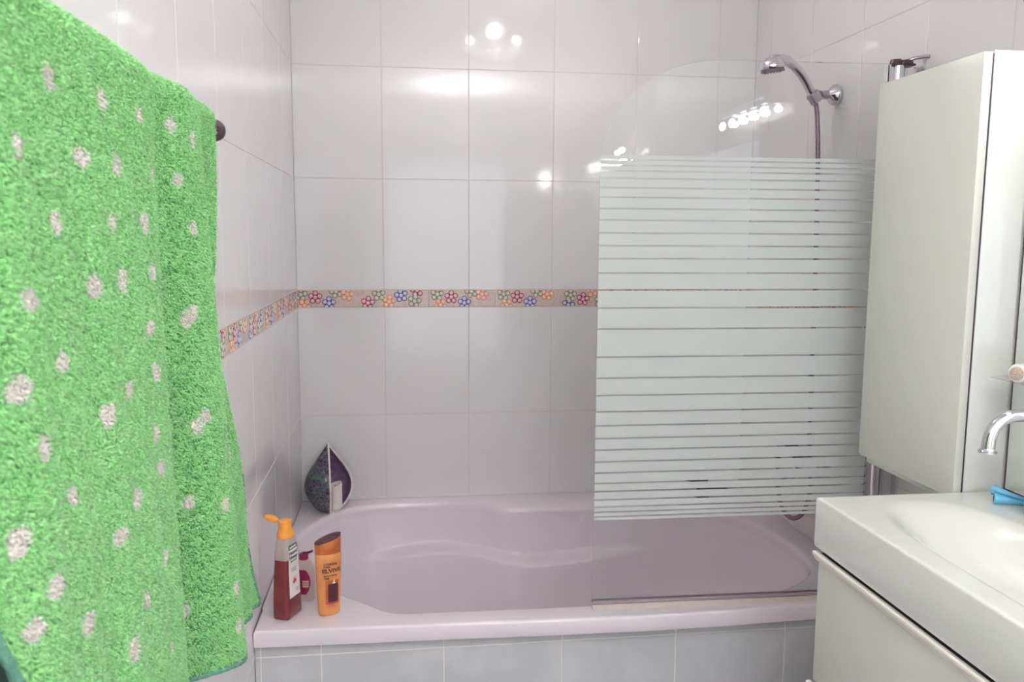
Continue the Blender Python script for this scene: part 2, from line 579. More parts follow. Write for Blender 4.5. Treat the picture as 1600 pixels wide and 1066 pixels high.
kinds = 'ABAACABAABACABAABAA'
border('trim_1', lambda u, v, h: (u, TH - h, v), 0, XR, [(-.018 + .2375 * k, -.018 + .2375 * (k + 1), kinds[k]) for k in range(7)])
border('trim_2', lambda u, v, h: (h - TH, u, v), -4.2, -.004, [(-.2375 * (k + 1), -.2375 * k, kinds[(k + 1) % 18]) for k in range(18)])
border('trim_3', lambda u, v, h: (XR + TH - h, u, v), -1.52, -.004, [(-.2375 * (k + 1), -.2375 * k, kinds[k]) for k in range(7)])

# ------------------------------------------------------------------ bathtub
RIM = .58
outer_front = [(0.002, -1.018), (.24, -1.0245), (.47, -1.030), (.70, -1.0385), (.95, -1.0436), (1.18, -1.040), (1.39, -1.031), (XR - .002, -1.016)]
inner_pts = [(.342, -.951), (.260, -.880), (.197, -.818), (.103, -.687), (.050, -.54), (.027, -.39), (.060, -.275), (.109, -.178), (.184, -.104), (.2675, -.078), (.394, -.063), (.53, -.070),
             (.640, -.108), (.705, -.150), (.76, -.164), (.897, -.164), (1.023, -.172), (1.16, -.176), (1.30, -.195), (1.43, -.27), (1.52, -.41), (1.555, -.58), (1.55, -.73), (1.512, -.825), (1.43, -.90), (1.335, -.945), (1.2, -.957),
             (1.0, -.963), (.80, -.963), (.60, -.960), (.45, -.957)]
inner_poly = catmull(inner_pts, 8)
cc = np.array((.80, -.55))
opoly = outer_front + [(XR - .002, -.001), (.002, -.001)]


def ray_hit(poly, th):
    d = np.array((math.cos(th), math.sin(th)))
    best = None
    for i in range(len(poly)):
        a = np.array(poly[i][:2]) - cc
        b = np.array(poly[(i + 1) % len(poly)][:2]) - cc
        e = b - a
        den = d[0] * e[1] - d[1] * e[0]
        if abs(den) < 1e-12:
            continue
        t = (a[0] * e[1] - a[1] * e[0]) / den
        s = (a[0] * d[1] - a[1] * d[0]) / den
        if t > 0 and -1e-9 <= s <= 1 + 1e-9 and (best is None or t > best):
            best = t
    return best


corner_angles = [math.atan2(q[1] - cc[1], q[0] - cc[0]) for q in (opoly[0], opoly[7], opoly[8], opoly[9])]
ths = sorted([-PI + 2 * PI * k / 300 for k in range(300)] + corner_angles)
Ro = np.array([ray_hit(opoly, t) for t in ths])
Ri = np.array([ray_hit(inner_poly, t) for t in ths])
D = np.array([(math.cos(t), math.sin(t)) for t in ths])
rings = []


def rad_ring(R, z):
    rings.append([(cc[0] + D[i, 0] * R[i], cc[1] + D[i, 1] * R[i], z if np.isscalar(z) else z[i]) for i in range(len(ths))])


front = (np.abs(cc[1] + D[:, 1] * Ro) > .9)      # free edge; the other edges run into the walls
ins = np.where(front, 1.0, 0.0)
rad_ring(Ro - .020 * ins, RIM - .042)
rad_ring(Ro - .002 * ins, RIM - .042)
rad_ring(Ro, RIM - .039)
rad_ring(Ro, RIM - .007)
rad_ring(Ro - .0015 * ins, RIM - .003)
rad_ring(Ro - .005 * ins, RIM - .0005)
rad_ring(Ro - .009 * ins - .002, RIM)
gapw = np.minimum(.012, (Ro - Ri) * .35)
rad_ring(Ri + gapw, RIM)
rad_ring(Ri + gapw * .45, RIM - .0015)
rad_ring(Ri, RIM - .007)
rad_ring(Ri - .004, RIM - .018)
bx, by = .74, .80
Xi, Yi = cc[0] + D[:, 0] * Ri, cc[1] + D[:, 1] * Ri
sm = lambda x: np.clip(x, 0, 1) ** 2 * (3 - 2 * np.clip(x, 0, 1))
ledge_w = sm((Xi - .10) / .28) * sm((1.30 - Xi) / .30) * sm((Yi + .50) / .30)
ledge_wave = .010 * np.sin((Xi - .3) * 9)
for z in list(np.linspace(RIM - .03, .46, 7)) + list(np.linspace(.45, .37, 17)) + list(np.linspace(.35, .20, 10)):
    t = (RIM - .018 - z) / (RIM - .018 - .16)
    f = t ** 1.25
    slope_x = np.where(Xi < .8, .74, .80)
    bxn = cc[0] + (Xi - cc[0]) * slope_x
    byn = cc[1] + (Yi - cc[1]) * .80
    x = Xi + (bxn - Xi) * f
    y = Yi + (byn - Yi) * f
    zc = .418 + ledge_wave
    st = sm((zc + .012 - z) / .024) * ledge_w * .055
    # foot end: a rounded back rest worked into the right end
    foot = sm((Xi - 1.25) / .2) * np.exp(-((Yi + .83) / .09) ** 2) * .05 * sm((.54 - z) / .1)
    nx, ny = cc[0] - Xi, cc[1] - Yi
    nn = np.sqrt(nx * nx + ny * ny)
    x = x + nx / nn * foot
    y = y - st + ny / nn * foot
    rings.append([(x[i], y[i], z) for i in range(len(ths))])
last = np.array(rings[-1])
for k, zz in ((.95, .178), (.88, .166), (.75, .160), (.4, .158), (.02, .156)):
    rings.append([(cc[0] + (q[0] - cc[0]) * k, cc[1] + (q[1] - cc[1]) * k, zz) for q in last])
tub = thing('bathtub', 'lilac white built-in bathtub with a wide bottle shelf, along the tiled back wall', 'bathtub', (.82, -.5, 0))
MB().ring_loft(rings, 0, True, (False, True)).build('basin', M['acrylic'], tub, world=True)

# tiled front of the tub
AY = -1.0
au = [.0012, .0145, .1590, .4600, .7610, 1.0610, 1.3590, XR - .0015]
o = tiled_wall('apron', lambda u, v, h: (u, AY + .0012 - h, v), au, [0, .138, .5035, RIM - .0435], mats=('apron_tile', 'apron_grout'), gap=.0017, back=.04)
del o['kind']
o.parent = tub
o.matrix_parent_inverse = Matrix.Translation((-.82, .5, 0))
o['label'] = 'cool white tiled front panel of the tub'

# ------------------------------------------------------------------ glass bath screen
YG = -.990
scr = thing('shower_screen', 'clear glass bath screen with frosted horizontal bands, standing on the tub rim', 'shower screen', (1.2, YG, RIM))
XG0, XG1, ZG0, ZG1 = .8393, 1.5545, .590, 1.951
poly = [(XG0, ZG0), (XG1, ZG0), (XG1, ZG1 + .003), (1.14, ZG1)]
for k in range(1, 15):
    a = PI / 2 + (PI / 2) * k / 15
    poly.append((1.14 + .3007 * math.cos(a), (ZG1 - .245) + .245 * math.sin(a)))
poly.append((XG0, ZG1 - .245))
MB().prism(poly, 1, YG, YG + .006).build('glass_pane', M['pane'], scr, world=True)
zl = [1.7222, 1.7117, 1.6985, 1.6853, 1.6676, 1.6452, 1.6224, 1.5954, 1.5677, 1.537, 1.5061, 1.475, 1.4396, 1.3984, 1.3542, 1.3021, 1.2324, 1.1794, 1.1359, 1.0944, 1.0592, 1.0267, .9972,
      .9669, .9383, .911, .8899, .8681, .8494, .8362, .8238, .8150]
mb = MB()
ln = .0021
for a, b in zip(zl[:-1], zl[1:]):
    top = a - (ln if a != zl[0] else 0)
    bot = b + (ln if b != zl[-1] else 0)
    mb.box((XG0 + .0005, YG - .0006, bot), (XG1 - .0005, YG - .0001, top))
MBo = mb.build('frosted_bands', M['frost'], scr, world=True)
# bottom seal
mb = MB()
mb.box((XG0 - .001, YG - .006, RIM + .013), (XG1, YG + .012, RIM + .022), .002, mi=1)
mb.prism([(YG - .011, RIM + .0002), (YG + .014, RIM + .0002), (YG + .012, RIM + .013), (YG - .007, RIM + .013)], 0, XG0, XG1)
mb.build('bottom_seal', [M['gasket'], M['gasket_dark']], scr, world=True)
# chrome wall profile with rounded face
mb = MB()
mb.box((XG1 + .0005, YG - .007, RIM + .0002), (XG1 + .016, YG + .013, 1.952), .003)
mb.tube([(XG1 + .028, YG + .002, RIM + .0002), (XG1 + .028, YG + .002, 1.955)], .015, 20)
mb.box((XG1 + .040, YG - .010, RIM + .0002), (XR - .0005, YG + .016, 1.945), .003)
mb.build('hinge_profile', M['chrome'], scr, world=True)
mb = MB()
mb.tube([(XG1 + .019, YG - .002, 1.952), (XG1 + .019, YG - .002, 1.963)], [.016, .013], 16)
mb.tube([(XG1 + .046, YG - .002, 1.952), (XG1 + .046, YG - .002, 1.962)], [.018, .014], 16)
mb.box((XG1 + .006, YG - .014, 1.9485), (XG1 + .066, YG + .014, 1.9535), .002)
mb.build('hinge_cap', M['dark_metal'], scr, world=True)
mb = MB()
mb.tube([(XG1 + .046, YG - .002, 1.961), (XG1 + .065, YG - .006, 1.967), (XR - .0005, YG - .035, 1.967)], .0042, 10)
mb.build('support_arm', M['dull_chrome'], scr, world=True)

# ------------------------------------------------------------------ hand shower, hose and bath mixer
mix = thing('bath_mixer', 'chrome wall mixer behind the frosted bands, feeding the shower hose', 'tap', (XR, -.58, .835))
mb = MB()
mb.tube([(1.583, -.43, .835), (1.583, -.44, .835), (1.583, -.71, .835), (1.583, -.72, .835)], [.017, .021, .021, .017], 20)
mb.build('body', M['chrome'], mix, world=True)
for y in (-.50, -.65):
    mb = MB().tube([(XR - .0005, y, .835), (XR - .010, y, .835)], .031, 22).tube([(XR - .010, y, .835), (1.600, y, .835)], .014, 14)
    mb.build('wall_connection', M['chrome'], mix, world=True)
mb = MB().tube([(1.583, -.575, .850), (1.583, -.575, .872), (1.572, -.575, .880)], [.020, .018, .012], 16)
mb.tube([(1.580, -.575, .876), (1.535, -.572, .893), (1.505, -.570, .897)], [.008, .007, .006], 10)
mb.build('lever', M['dark_metal'], mix, world=True)
mb = MB().tube([(1.575, -.60, .822), (1.555, -.60, .800), (1.515, -.605, .784), (1.490, -.605, .780)], [.016, .015, .014, .013], 14)
mb.build('spout', M['chrome'], mix, world=True)
mb = MB().tube([(1.576, -.463, .816), (1.5755, -.462, .800)], [.012, .010], 14)
mb.build('hose_outlet', M['dark_metal'], mix, world=True)

sh = thing('hand_shower', 'chrome hand shower with dark face, hanging in its bracket high on the right wall', 'shower head', (XR, -.61, 1.945))
path = catmull([(1.405, -.66, 2.020), (1.4442, -.66, 2.0252), (1.4763, -.65, 2.0136), (1.5117, -.64, 1.985), (1.5398, -.63, 1.951), (1.5577, -.625, 1.928)], 6, closed=False)
rad = [.020 + (.0125 - .020) * min(1, k / 12) for k in range(len(path))]
mb = MB().tube(path, rad, 16)
mb.build('handle', M['chrome'], sh, world=True)
head_m = Matrix.Translation((1.408, -.662, 2.004)) @ Euler((math.radians(6), math.radians(-8), 0)).to_matrix().to_4x4()
mb = MB().lathe([(.030, -.004), (.0335, 0), (.0335, .006), (.031, .015), (.022, .025), (.008, .030)], 32, mtx=head_m)
mb.build('head_shell', M['chrome'], sh, world=True)
mb = MB().lathe([(.0315, -.0125), (.0325, -.010), (.0325, -.0035), (.030, -.003)], 32, mtx=head_m)
for k in range(14):
    a = 2 * PI * k / 14
    mb.tube([head_m @ Vector((.021 * math.cos(a), .021 * math.sin(a), -.012)), head_m @ Vector((.021 * math.cos(a), .021 * math.sin(a), -.015))], .0016, 6)
mb.build('spray_face', M['dark_rubber'], sh, world=True)
hp = [(1.5577, -.625, 1.926), (1.566, -.622, 1.900), (1.572, -.62, 1.86), (1.5779, -.62, 1.7735), (1.5818, -.62, 1.6625), (1.5850, -.628, 1.4), (1.587, -.63, 1.15), (1.588, -.632, 1.0), (1.5905, -.634, .90), (1.6, -.63, .80), (1.606, -.62, .745),
      (1.606, -.605, .705), (1.5985, -.595, .672), (1.580, -.575, .650), (1.5635, -.545, .661), (1.5591, -.51, .7039), (1.5645, -.48, .7585), (1.5745, -.463, .800)]
hp2 = catmull(hp, 12, closed=False)
hr = [.0062 if k % 2 else .0072 for k in range(len(hp2))]
mb = MB().tube(hp2, hr, 10)
mb.build('hose', M['hose'], sh, world=True)
brk = thing('shower_bracket', 'round chrome wall bracket holding the hand shower on the right wall', 'bracket', (XR, -.60, 1.945))
mb = MB().lathe([(.030, 0), (.0315, .003), (.030, .012), (.022, .022), (.014, .030)], 30, mtx=Matrix.Translation((XR - .0006, -.60, 1.945)) @ Euler((0, math.radians(-90), 0)).to_matrix().to_4x4())
mb.build('rosette', M['chrome'], brk, world=True)
mb = MB().tube([(XR - .028, -.60, 1.945), (XR - .050, -.606, 1.943), (1.574, -.616, 1.940)], [.013, .013, .014], 14)
mb.tube([(1.556, -.629, 1.957), (1.566, -.622, 1.934), (1.572, -.620, 1.918)], [.0, .0, .0], 8)
ring = []
mb.lathe([(.0150, -.016), (.0185, -.015), (.0195, .014), (.0150, .016)], 20, cap=(False, False), mtx=Matrix.Translation((1.556, -.6255, 1.932)) @ Euler((0, math.radians(-38), 0)).to_matrix().to_4x4())
mb.build('cradle', M['dull_chrome'], brk, world=True)

scr.location.y -= .0058
scr.rotation_euler.z = -.017

# small tap standing on the back rim
tp = thing('bath_tap', 'small dark chrome tap with a lever, on the back rim behind the screen', 'tap', (1.452, -.105, RIM))
mb = MB().lathe([(.030, 0), (.030, .006), (.021, .012), (.019, .055), (.022, .062), (.016, .070)], 24)
mb.build('body', M['dark_metal'], tp)
mb = MB().tube([(.0, 0, .030), (.035, -.012, .030), (.070, -.022, .034), (.086, -.026, .026)], [.013, .011, .010, .010], 14)
mb.build('spout', M['dark_metal'], tp)
mb = MB().tube([(0, 0, .062), (-.04, -.008, .064), (-.075, -.014, .072)], [.009, .008, .006], 12)
mb.build('lever', M['dark_metal'], tp)

# ------------------------------------------------------------------ wall cabinet
X0, X1 = 1.4395, XR - .0008
Y0, Y1 = -1.5149, -1.167
Z0, Z1 = 1.0177, 1.8727
cab = thing('wall_cabinet', 'cream white wall cabinet hanging beside the washbasin, its door facing the room', 'cabinet', ((X0 + X1) / 2, (Y0 + Y1) / 2, Z0))
mb = MB().box((X0 + .0215, Y0, Z0 - .02), (X1, Y1, Z1 + .003), .0012, 2)
mb.build('carcass', M['gloss_white'], cab, world=True)
mb = MB().box((X0, Y0, Z0), (X0 + .0175, Y1, Z1), .0014, 2)
mb.build('door', M['cream'], cab, world=True)
mb = MB().box((X0 + .0177, Y0 + .0015, Z0 + .003), (X0 + .0213, Y1 - .003, Z1 - .003))
mb.build('door_gap_shade', M['shadow_gap'], cab, world=True)  # dark strip painting the shade between door and carcass

# ------------------------------------------------------------------ washbasin and vanity unit
SX0, SX1 = 1.1525, XB - .0006
SY0, SY1 = -2.36, -1.5205
SZ = 1.0334
SH = .0985
sink = thing('washbasin', 'thick white rectangular washbasin with a wide shallow bowl, on the vanity unit', 'washbasin', ((SX0 + SX1) / 2, (SY0 + SY1) / 2, SZ - SH))
NX, NY = 84, 150
bxc, byc, bhx, bhy = (SX0 + .047 + SX1 - .105) / 2, (SY0 + SY1) / 2, (SX1 - .105 - SX0 - .047) / 2, (SY1 - SY0) / 2 - .055


def basin_z(x, y):
    p = 3.0
    d = (abs((x - bxc) / bhx) ** p + abs((y - byc) / bhy) ** p) ** (1 / p)
    if d >= 1.04:
        return 0.0
    t = min(1, max(0, (1.04 - d) / .62))
    s = t * t * (3 - 2 * t)
    return -.074 * s


xs = [SX0 + .0045 + (SX1 - SX0 - .0045) * i / NX for i in range(NX + 1)]
ys = [SY0 + .0045 + (SY1 - SY0 - .009) * j / NY for j in range(NY + 1)]
verts = [(x, y, SZ + basin_z(x, y)) for x in xs for y in ys]
faces = [[i * (NY + 1) + j, (i + 1) * (NY + 1) + j, (i + 1) * (NY + 1) + j + 1, i * (NY + 1) + j + 1] for i in range(NX) for j in range(NY)]
mb = MB().add(verts, faces, 0, True)
per = [(x, ys[0]) for x in xs] + [(xs[-1], y) for y in ys[1:]] + [(x, ys[-1]) for x in xs[::-1][1:]] + [(xs[0], y) for y in ys[::-1][1:-1]]


def push(q, d):
    x, y = q
    x2 = x - d if x == xs[0] else x
    y2 = y - d if y == ys[0] else (y + d if y == ys[-1] else y)
    return x2, y2


rr = []
for d, z in ((0, SZ), (.0022, SZ - .0006), (.0039, SZ - .0020), (.0045, SZ - .0045), (.0045, SZ - SH + .003), (.002, SZ - SH)):
    rr.append([(*push(q, d), z) for q in per])
mb.ring_loft(rr, 0, True, (False, True), True)
o = mb.build('basin', M['ceramic'], sink, world=True)
bm = bmesh.new()
bm.from_mesh(o.data)
bmesh.ops.remove_doubles(bm, verts=bm.verts, dist=1e-5)
bmesh.ops.recalc_face_normals(bm, faces=bm.faces)
bm.to_mesh(o.data)
bm.free()
mb = MB().lathe([(.031, -.002), (.031, .002), (.026, .004), (.014, .003)], 28, mtx=Matrix.Translation((bxc, byc, SZ - .0715)))
mb.build('drain', M['chrome'], sink, world=True)

van = thing('vanity_unit', 'white two-drawer vanity unit under the thick washbasin', 'cabinet', ((SX0 + SX1) / 2, (SY0 + SY1) / 2, .385))
BX0 = SX0 + .0045
mb = MB().box((BX0 + .021, SY0 + .004, .385), (SX1, SY1 - .006, SZ - SH - .0006), .001)
mb.build('carcass', M['cream'], van, world=True)
for za, zb, lab in ((.667, SZ - SH - .013, None), (.392, .6555, None)):
    d = MB().box((BX0 + .002, SY0 + .005, za), (BX0 + .0200, SY1 - .0085, zb), .0012).build('drawer', M['cream'], van, world=True)
    mb = MB().prism([(BX0 - .0085, zb - .0005), (BX0 - .0085, zb + .0035), (BX0 - .005, zb + .0055), (BX0 + .0008, zb + .0055), (BX0 + .0016, zb + .0045), (BX0 + .0016, zb - .013), (BX0 - .002, zb - .0125)], 1, SY0 + .005, SY1 - .002)
    h = mb.build('handle', M['handle_white'], d)
    for me in (h.data,):
        for v in me.vertices:
            v.co -= van.location
    mb = MB().box((BX0 + .0022, SY0 + .006, zb + .0003), (BX0 + .0206, SY1 - .009, zb + .0025))
    mb.build('drawer_gap_shade', M['shadow_gap'], van, world=True)  # dark slab painting the shade in the gap above each drawer

# white pedal bin peeping out under the lower drawer
pb = thing('pedal_bin', 'white bin with a domed lid, on the floor between tub and vanity unit', 'bin', (1.455, -1.195, 0))
MB().lathe([(.105, .004), (.110, .012), (.124, .27), (.126, .30)], 40).build('bucket', M['bin'], pb)
MB().lathe([(.130, .3005), (.133, .305), (.133, .318), (.127, .335), (.105, .358), (.07, .374), (.03, .381), (.004, .382)], 40).build('lid', M['bin'], pb)
MB().box((-.03, -.155, .004), (.03, -.09, .016), .004).build('pedal', M['dark_metal'], pb)

# mirror on the boxed-out wall
mr = thing('mirror', 'large frameless mirror with a blackened edge, on the wall behind the washbasin', 'mirror', (XB, -1.9, SZ))
MB().box((XB - .0050, -2.35, SZ + .0015), (XB - .0004, -1.5255, 1.86), .0004, 1).build('backing', M['black_edge'], mr, world=True)
MB().box((XB - .0062, -2.348, SZ + .0075), (XB - .0051, -1.5310, 1.857)).build('mirror_glass', M['mirror'], mr, world=True)

# wall spout
sp = thing('basin_tap', 'chrome wall-mounted spout curving down over the washbasin', 'tap', (XB, -1.7, 1.227))
pts = [(XB - .007, -1.7, 1.2265), (1.50, -1.7, 1.2265), (1.43, -1.7, 1.2255)]
for k in range(0, 11):
    a = PI / 2 + (PI / 2) * k / 10
    pts.append((1.4145 + .0475 * math.cos(a), -1.7, 1.1775 + .0475 * math.sin(a)))
pts += [(1.3662, -1.7, 1.168)]
MB().tube(pts, .0108, 20).build('pipe', M['chrome'], sp, world=True)
MB().lathe([(.0108, .007), (.0125, .003), (.0150, .0015), (.0152, 0), (.0145, -.0015), (.0095, -.0015), (.009, .002)], 28, mtx=Matrix.Translation((1.3660, -1.7, 1.1625))).build('outlet_ring', M['chrome'], sp, world=True)
MB().tube([(XB - .0063, -1.7, 1.2265), (XB - .013, -1.7, 1.2265), (XB - .016, -1.7, 1.2265)], [.030, .030, .024], 28).build('rosette', M['chrome'], sp, world=True)

# translucent shelf with the cleansing brush on it
sf = thing('plastic_shelf', 'small milky plastic shelf on the mirror above the basin spout', 'shelf', (XB, -1.65, 1.25))
MB().box((1.478, -1.69, 1.2645), (XB - .0066, -1.545, 1.2685), .0015).build('tray', M['shelf_plastic'], sf, world=True)

br = thing('cleansing_brush', 'white facial cleansing brush with round beige bristles, lying above the spout', 'brush', (1.487, -1.618, 1.2862))
rot = Euler((0, math.radians(-90), math.radians(28))).to_matrix().to_4x4()
MB().lathe([(.0165, -.055), (.0168, -.02), (.0170, .0), (.0168, .008)], 28, mtx=rot).build('body', M['white_plastic'], br)
mb = MB()
prof = []
rings = []
for r, z in ((.0162, .008), (.0170, .0095), (.0170, .020), (.0150, .0235), (.0118, .0240)):
    rings.append([(rot @ Vector(((r * (1 + (.035 if k % 2 else -.02) * (1 if .009 < z < .021 else 0))) * math.cos(2 * PI * k / 72), (r * (1 + (.035 if k % 2 else -.02) * (1 if .009 < z < .021 else 0))) * math.sin(2 * PI * k / 72), z))) for k in range(72)])
mb.ring_loft(rings, 0, True, (False, True), False)
mb.build('ribbed_ring', M['white_plastic'], br)
MB().lathe([(.0120, .0235), (.0118, .0262), (.010, .0275), (.005, .028)], 28, mtx=rot).build('bristles', M['bristle'], br)


# blue flared plastic pieces at the back of the basin
def blue_piece(loc, rz, ry, label):
    t = thing('flared_stick', label, 'plastic stick', loc, 0, 'blue sticks on the washbasin')
    m = Euler((0, math.radians(-90 + ry), math.radians(rz))).to_matrix().to_4x4()
    MB().lathe([(.0070, .0), (.0095, -.0005), (.0100, -.003), (.0085, -.010), (.0065, -.024), (.0050, -.045), (.0042, -.068), (.0040, -.078)], 24, cap=(False, True), mtx=m).build('shaft', M['blue'], t)
    MB().lathe([(.0070, .0), (.0062, -.004), (.0050, -.008)], 20, cap=(False, True), mtx=m).build('hollow_end', M['blue_dark'], t)
    return t


blue_piece((1.4650, -1.5965, SZ + .0104), -33, 4.2, 'blue flared plastic stick, lower one, hollow end facing the bowl')
blue_piece((1.4765, -1.5760, SZ + .0212), -50, 10, 'blue flared plastic stick lying crossed on top of the other')

# metal tumbler, cut by the photo's right edge
cup = thing('tumbler', 'brushed metal tumbler on the washbasin beside the mirror', 'cup', (1.498, -1.674, SZ + .0002))
mb = MB().lathe([(.0235, 0), (.0255, .002), (.0272, .05), (.0278, .064), (.0270, .0645), (.0262, .05), (.0245, .006), (.01, .005)], 32)
mb.build('vessel', M['dull_chrome'], cup)

# ------------------------------------------------------------------ candle holder and candle
LX, LY = .106, -.118
leaf = thing('candle_holder', 'teardrop candle holder, dark mosaic outside and purple inside, in the tub corner', 'candle holder', (LX, LY, RIM + .0002), 0)
prof = [(.0, .034), (.006, .042), (.02, .055), (.04, .0695), (.06, .0785), (.08, .0825), (.10, .0820), (.12, .0765), (.14, .0675), (.16, .0555), (.18, .0415), (.20, .0275), (.215, .017), (.228, .008), (.237, .0015)]
A0, A1 = math.radians(-88 + 6), math.radians(12)       # opening between these headings; the shell fills the rest
NA = 72


def shell(inset, prof, za=0):
    out = []
    for z, r in prof:
        out.append([((max(r - inset, .0006)) * math.cos(A1 + (2 * PI - (A1 - A0)) * k / NA), max(r - inset, .0006) * math.sin(A1 + (2 * PI - (A1 - A0)) * k / NA), z) for k in range(NA + 1)])
    return out


pts2 = catmull(prof, 4, closed=False)
R_out = shell(0, pts2)
R_in = shell(.0055, [(z, r) for z, r in pts2])
MB().ring_loft(R_out, 0, False).build('mosaic_shell', M['mosaic'], leaf)
MB().ring_loft(R_in, 0, False).build('lining', M['purple'], leaf)
mb = MB()
for k in (0, NA):
    o_, i_ = [r[k] for r in R_out], [r[k] for r in R_in]
    d = Vector((math.cos(A1 if k == 0 else A0), math.sin(A1 if k == 0 else A0), 0))
    side = Vector((-d.y, d.x, 0)) * (-.0034 if k == 0 else .0034)
    ra = [[Vector(a) + d * .0015, Vector(a) + d * .0008 + side, Vector(b) - d * .001 + side, Vector(b) - d * .002, Vector(b) - d * .001 - side * .6, Vector(a) + d * .0008 - side * .6] for a, b in zip(o_, i_)]
    mb.ring_loft(ra, 0, True, (True, True))
mb.build('rim', M['cream_clay'], leaf)
MB().lathe([(.0335, 0), (.0395, .006), (.043, .0105), (.030, .0112)], 40).build('base', M['cream_clay'], leaf)

cdl = thing('candle', 'white pillar candle with a melted hollow top, inside the teardrop holder', 'candle', (LX + .021, LY - .010, RIM + .0119))
rings = []
n = 36
for rr_, zf in ((.0235, 0), (.0240, .003), (.0240, .5), (.0240, .9), (.0236, 1.0), (.0215, .985), (.018, .90), (.008, .84), (.001, .83)):
    ring = []
    for k in range(n):
        a = 2 * PI * k / n
        h = .083 + .008 * math.cos(a - .3)
        z = zf if zf < .4 and rr_ > .02 and zf < .01 else zf * h
        ring.append((rr_ * math.cos(a), rr_ * math.sin(a), z))
    rings.append(ring)
MB().ring_loft(rings, 0, True, (True, True)).build('wax', M['wax'], cdl)
MB().tube([(0, 0, .069), (.001, 0, .076), (.003, .001, .080)], .0011, 8).build('wick', M['wick'], cdl)


# ------------------------------------------------------------------ bottles
def rrect(hx, hy, r, n=6):
    out = []
    for cx, cy, a0 in ((hx - r, hy - r, 0), (-hx + r, hy - r, PI / 2), (-hx + r, -hy + r, PI), (hx - r, -hy + r, 1.5 * PI)):
        for k in range(n + 1):
            a = a0 + PI / 2 * k / n
            out.append((cx + r * math.cos(a), cy + r * math.sin(a)))
    return out


gel = thing('shower_gel_bottle', 'tall translucent bottle of reddish brown shower gel with open orange cap, on the tub shelf', 'bottle', (.0715, -.931, RIM + .0002), math.radians(66))
gel.scale = (1.16, 1.16, 1.0)
# local x = wide direction (broad face looks along local -y), broad label face turned to the right
levels = [(0, .0285, .0175, .007), (.003, .0305, .0195, .008), (.05, .0300, .0190, .008), (.11, .0272, .0178, .008), (.165, .0235, .0165, .009), (.193, .0205, .0155, .010), (.203, .0185, .0150, .011)]


def lev(z):
    for a, b in zip(levels[:-1], levels[1:]):
        if a[0] <= z <= b[0]:
            t = (z - a[0]) / (b[0] - a[0])
            return [a[i] + (b[i] - a[i]) * t for i in range(1, 4)]
    return levels[-1][1:]


def body_rings(zs, ins):
    out = []
    for z in zs:
        hx, hy, r = lev(min(max(z, 0), .203))
        out.append([(x, y, z) for x, y in rrect(hx - ins, hy - ins, max(r - ins, .002))])
    return out


zs = [0, .003, .02, .05, .08, .11, .14, .165, .18, .193, .203]
mb = MB()
FILL = .150
mb.ring_loft(body_rings([FILL, .165, .18, .193, .203], 0), 1, True, (False, True))
mb.ring_loft(body_rings([0, .003, .02, .05, .08, .11, .14, FILL], 0), 0, True, (True, True))
mb.build('body', [M['gel'], M['clear_plastic']], gel)
mb = MB().lathe([(.0195, .2035), (.0205, .206), (.0200, .213), (.0165, .222), (.0150, .228), (.0158, .240), (.0155, .2445), (.012, .2455)], 36, sy=.86)
cap = mb.build('cap', M['orange'], gel)
LM = Matrix.Rotation(math.radians(-66), 4, 'Z') @ Matrix.Translation((-.0135, 0, .2440)) @ Euler((0, math.radians(24), 0)).to_matrix().to_4x4() @ Matrix.Translation((-.0165, 0, 0))
MB().lathe([(.0155, -.003), (.0162, .0), (.0150, .004), (.010, .0065), (.002, .007)], 32, sy=.82, mtx=LM).build('flip_lid', M['orange'], cap)
# label on the broad face at local +x end: it faces the room's right side


def face_strip(zs, side, hw, off):
    """a label lying on the flat face with normal -y (side='y')"""
    rings = []
    for z in zs:
        hx, hy, r = lev(z)
        rings.append([(-hw(z), -hy - off, z), (hw(z), -hy - off, z)])
    return rings


zsl = [.052 + (.186 - .052) * k / 10 for k in range(11)]
hwf = lambda z: min(.0205, lev(z)[0] - .0060)
mb = MB()
mb.ring_loft(face_strip(zsl, 'y', hwf, .0004), 0, False, smooth=False)
mb.ring_loft(face_strip([.174, .180, .186], 'y', hwf, .0007), 1, False, smooth=False)


def on_face(x, z, off=.0008):
    hy, hy2 = lev(z)[1], lev(z + .004)[1]
    tilt = math.atan2(hy - hy2, .004)
    return Matrix.Translation((x, -hy - off, z)) @ Euler((PI / 2 - tilt, 0, 0)).to_matrix().to_4x4()


mb.text('naturals', .0078, on_face(0, .1775), 2, align='CENTER')
mb.text('Natural', .0098, on_face(0, .1615), 3, align='CENTER')
mb.text('Honey', .0112, on_face(0, .1500), 3, align='CENTER')
mb.text('shower gel', .0052, on_face(0, .1425), 3, align='CENTER')
for k, zz in enumerate((.124, .1205, .117)):
    mb.text('nourishing care'[:15 - 2 * k], .0036, on_face(0, zz), 4, align='CENTER')
for q in range(9):
    a = 2 * PI * q / 9
    mb.bm((lambda b: (bmesh.ops.create_circle(b, cap_ends=True, radius=.0030, segments=10), b)[1])(bmesh.new()), 6, False, on_face(.0085 * math.cos(a), .0935 + .0085 * math.sin(a)))
for dx, dz, rr_ in ((-.002, -.002, .0045), (.003, -.001, .0036), (.0, .003, .0035)):
    mb.bm((lambda b: (bmesh.ops.create_circle(b, cap_ends=True, radius=rr_, segments=14), b)[1])(bmesh.new()), 5, False, on_face(dx, .0925 + dz, .0011))
for k, (a, b_) in enumerate(((.003, .016), (.004, .016), (.002, .016))):
    z_ = .062 + k * .004
    hy = lev(z_)[1]
    mb.add([(a, -hy - .0008, z_), (b_, -hy - .0008, z_), (b_, -hy - .0008, z_ + .0022), (a, -hy - .0008, z_ + .0022)], [[0, 1, 2, 3]], 4, False)
